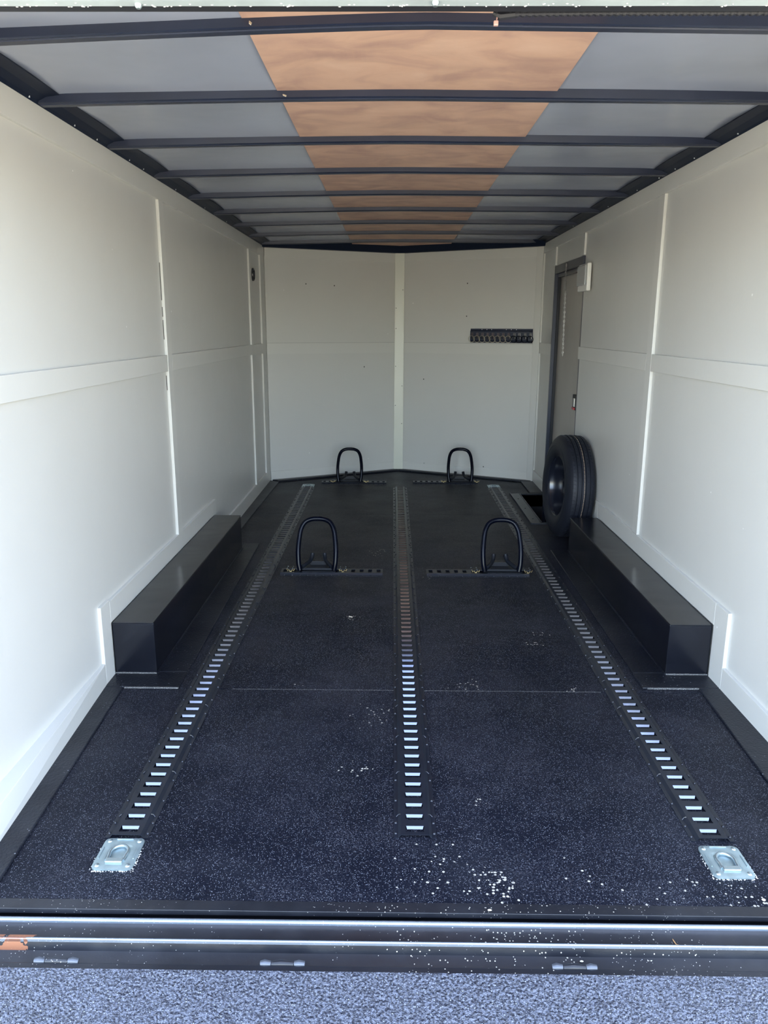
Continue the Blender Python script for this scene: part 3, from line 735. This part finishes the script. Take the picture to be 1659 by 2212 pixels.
MB().lathe([(.262, -.1045), (.264, -.1062), (.266, -.1045)], (0, 0, 0), 'x', 60, cap=False).build('sidewall_rib', m_tire, sp, smooth=True)
rim_p = [(.198, -.079), (.200, -.083), (.194, -.086), (.188, -.082), (.184, -.070), (.178, -.050), (.176, -.020), (.170, .010), (.150, .012), (.120, -.004), (.095, -.010), (.070, -.006), (.060, -.003), (.046, -.003), (.044, .010)]
rim = MB().lathe(rim_p, (0, 0, 0), 'x', 60, cap=False); rim.lathe([(.0, .010), (.046, .010)], (0, 0, 0), 'x', 60, cap=False); rim.lathe([(.200, .079), (.200, .083), (.186, .080), (.178, .05), (.172, .012)], (0, 0, 0), 'x', 60, cap=False)
rim.build('wheel_rim', m_rim, sp, smooth=True)
for k in range(5):
    a = 2*math.pi*k/5+.3
    MB().lathe([(.0, -.001), (.009, -.001), (.0095, .0)], (-.0098, .082*math.cos(a), .082*math.sin(a)), 'x', 10).build('bolt_hole', m_black, sp)
for k in range(8):
    a = 2*math.pi*k/8+.2; b = MB().lathe([(0, -.003), (.011, -.0025), (.012, 0)], (.0045, .134*math.cos(a), .134*math.sin(a)), 'x', 10)
    b.build('vent_hole', m_black, sp)
MB().tube([(-.080, .0, -.180), (-.105, .0, -.168)], [.006, .0045], 8).build('valve_stem', m_black, sp, smooth=True)

# ------------------------------------------------------------------ side door
X0 = WR+.012
dr_ = struct(MB().box(X0+.032, X0+.050, DY0+.004, DY1-.004, -.235, DZ1-.01).build('door_1', m_door, None, bevel=.002))
fm = MB(); fm.box(WR-.003, X0+.045, DY1-.022, DY1, -.235, DZ1); fm.build('door_frame', m_frame, dr_, bevel=.002)
MB().box(WR-.003, X0+.045, DY0, DY1-.023, DZ1-.058, DZ1).build('door_frame', m_frame, dr_, bevel=.002)
MB().box(X0+.004, X0+.045, DY0+.001, DY0+.034, -.235, DZ1-.059).build('door_frame', m_frame, dr_, bevel=.002)
MB().box(X0+.010, X0+.031, DY1-.034, DY1-.0225, -.235, DZ1-.059).build('inner_stop', m_black, dr_, bevel=.002)
MB().box(X0+.006, X0+.031, DY0+.035, DY1-.0425, DZ1-.085, DZ1-.0585).build('inner_stop', m_frame, dr_, bevel=.002)
dl = MB().box(-.012, .010, -.062, .062, -.052, .052).build('latch_plate', m_black, dr_, bevel=.003); dl.location = (X0+.024, 5.375, .825)
lv = MB().box(-.018, -.012, -.018, .018, -.028, .030).build('latch_lever', m_chain, dl, bevel=.002)
lv = MB().box(-.020, -.010, -.020, .045, -.050, -.034).build('latch_button', m_red, dl, bevel=.002)
# door chain
ch = thing('door_chain', 'steel spring and chain hanging from a hook on the side door frame', 'chain', (WR-.008, 5.735, 1.775))
def ringp(cy, cz, r, n=16, tilt=0): return [(tilt*math.sin(2*math.pi*k/n)*r, cy+r*math.cos(2*math.pi*k/n), cz+r*math.sin(2*math.pi*k/n)) for k in range(n)]
MB().tube(ringp(0, -.010, .013), .0028, 6, closed=True).tube(ringp(0, -.036, .013), .0022, 6, closed=True).build('eye_ring', m_chain, ch, smooth=True)
MB().tube(smooth_path([(0, .028, -.05), (0, .020, -.062), (0, .004, -.052), (0, -.008, -.060), (0, -.010, -.074), (0, .004, -.082)], 4), .0022, 6).build('s_hook', m_chain, ch, smooth=True)
zs_ = fr(-.112, -.185, 110); MB().tube([(.008*math.cos(i*2*math.pi/9), -.012+.009*math.sin(i*2*math.pi/9), z) for i, z in enumerate(zs_)], .0019, 5).tube([(0, .0, -.082), (0, -.012, -.112)], .0014, 5).build('spring', m_chain, ch, smooth=True)
cl = MB(); z = -.192; kk = 0
while z > -.640:
    yy = -.016-.028*(-.19-z)/.45; a = kk % 2
    cl.tube([((.0045*math.cos(t_) if a else 0), yy+(0 if a else .0045*math.cos(t_)), z+.010*math.sin(t_)) for t_ in [2*math.pi*q/10 for q in range(10)]], .0019, 5, closed=True)
    z -= .0158; kk += 1
stuff(cl.build('chain_links', m_chain, ch, smooth=True))
# light fixture
lf = thing('wall_light', 'small white interior light fixture with clear lens beside the side door', 'light fixture', (WR, 5.145, 1.645))
MB().box(-.026, 0, -.115, .125, -.085, .085).build('housing', m_white, lf, bevel=.006)
MB().box(-.038, -.026, -.100, .115, -.050, .076).build('lens', m_gclear, lf, bevel=.006)

# ------------------------------------------------------------------ wall rail with ring fittings (on the right front panel)
sA = (.686-VA[0])/(V1[0]-VA[0])*LR; sB = (1.192-VA[0])/(V1[0]-VA[0])*LR
p = onV(sA, 1, .003); rotz = math.atan2(V1[1]-VA[1], V1[0]-VA[0])
rk = thing('wall_rail', 'black slotted wall rail holding ring fittings on the right front wall', 'tie-down rail', (p.x, p.y, 1.262), (0, 0, rotz))
Lr = sB-sA
bm_ = MB(); bm_.prism([(0, -.060), (-.003, -.060), (-.003, -.047), (-.012, -.038), (-.012, .038), (-.003, .047), (-.003, .060), (0, .060)], 0, Lr, 'x')
bm_.build('rail', m_frame if False else m_bow, rk, bevel=.001)
nsl = 12; xs12 = [.697, .741, .784, .827, .869, .912, .954, .998, 1.043, 1.083, 1.128, 1.172]
sl = []
for i, x in enumerate(xs12):
    s = (x-.686)/(1.192-.686)*Lr+.006; sl.append(s)
    MB().box(s-.007, s+.010, -.0135, -.0118, -.022, .026).build('slot', m_black, rk)
wd = MB()
for x in (.105, .150, .193, .325, .370, .415): wd.box(x-.003, x+.003, -.0040, -.0032, .050, .056)
wd.build('screw_heads', m_flake, rk)
ordn = ['first', 'second', 'third', 'fourth', 'fifth', 'sixth', 'seventh', 'eighth', 'ninth', 'tenth', 'eleventh', 'twelfth']
Rz = Matrix.Rotation(rotz, 3, 'Z')
def ring_fit(i, mring, mclip, kind):
    o = Vector((p.x, p.y, 1.262))+Rz @ Vector((sl[i], -.0125, 0))
    t = thing('ring_fitting', f'{ordn[i]} ring fitting from the left on the black wall rail, {kind}', 'ring fitting', tuple(o), (0, 0, rotz), 'ring fittings on the wall rail')
    MB().tube([(.0275*math.cos(a), -.012-.006*math.sin(a), -.028+.0275*math.sin(a)) for a in [2*math.pi*q/24 for q in range(24)]], .0022 if mring is not m_tube else .0028, 7, closed=True).build('ring', mring, t, smooth=True)
    c = MB()
    c.tube([(-.006, -.004, .024), (-.004, -.010, -.002)], .0018, 5); c.tube([(.001, -.004, .026), (.002, -.010, -.002)], .0018, 5); c.tube([(.010, -.004, .024), (.010, -.007, -.024)], .0024, 5)
    c.build('spring_clip', mclip, t, smooth=True)
    MB().box(-.005, .006, -.009, -.001, -.026, -.006).build('hook_body', m_black, t, bevel=.001)
m_ringm = mk('brassy_ring', (.60, .55, .42), rough=.3, metal=.7)
m_clipm = mk('dull_clip', (.34, .27, .28), rough=.4, metal=.5)
for i in range(12):
    if i < 8: ring_fit(i, m_ringm, m_clipm, 'with a pale brassy ring')
    else: ring_fit(i, m_tube, m_chain, 'with a black ring')
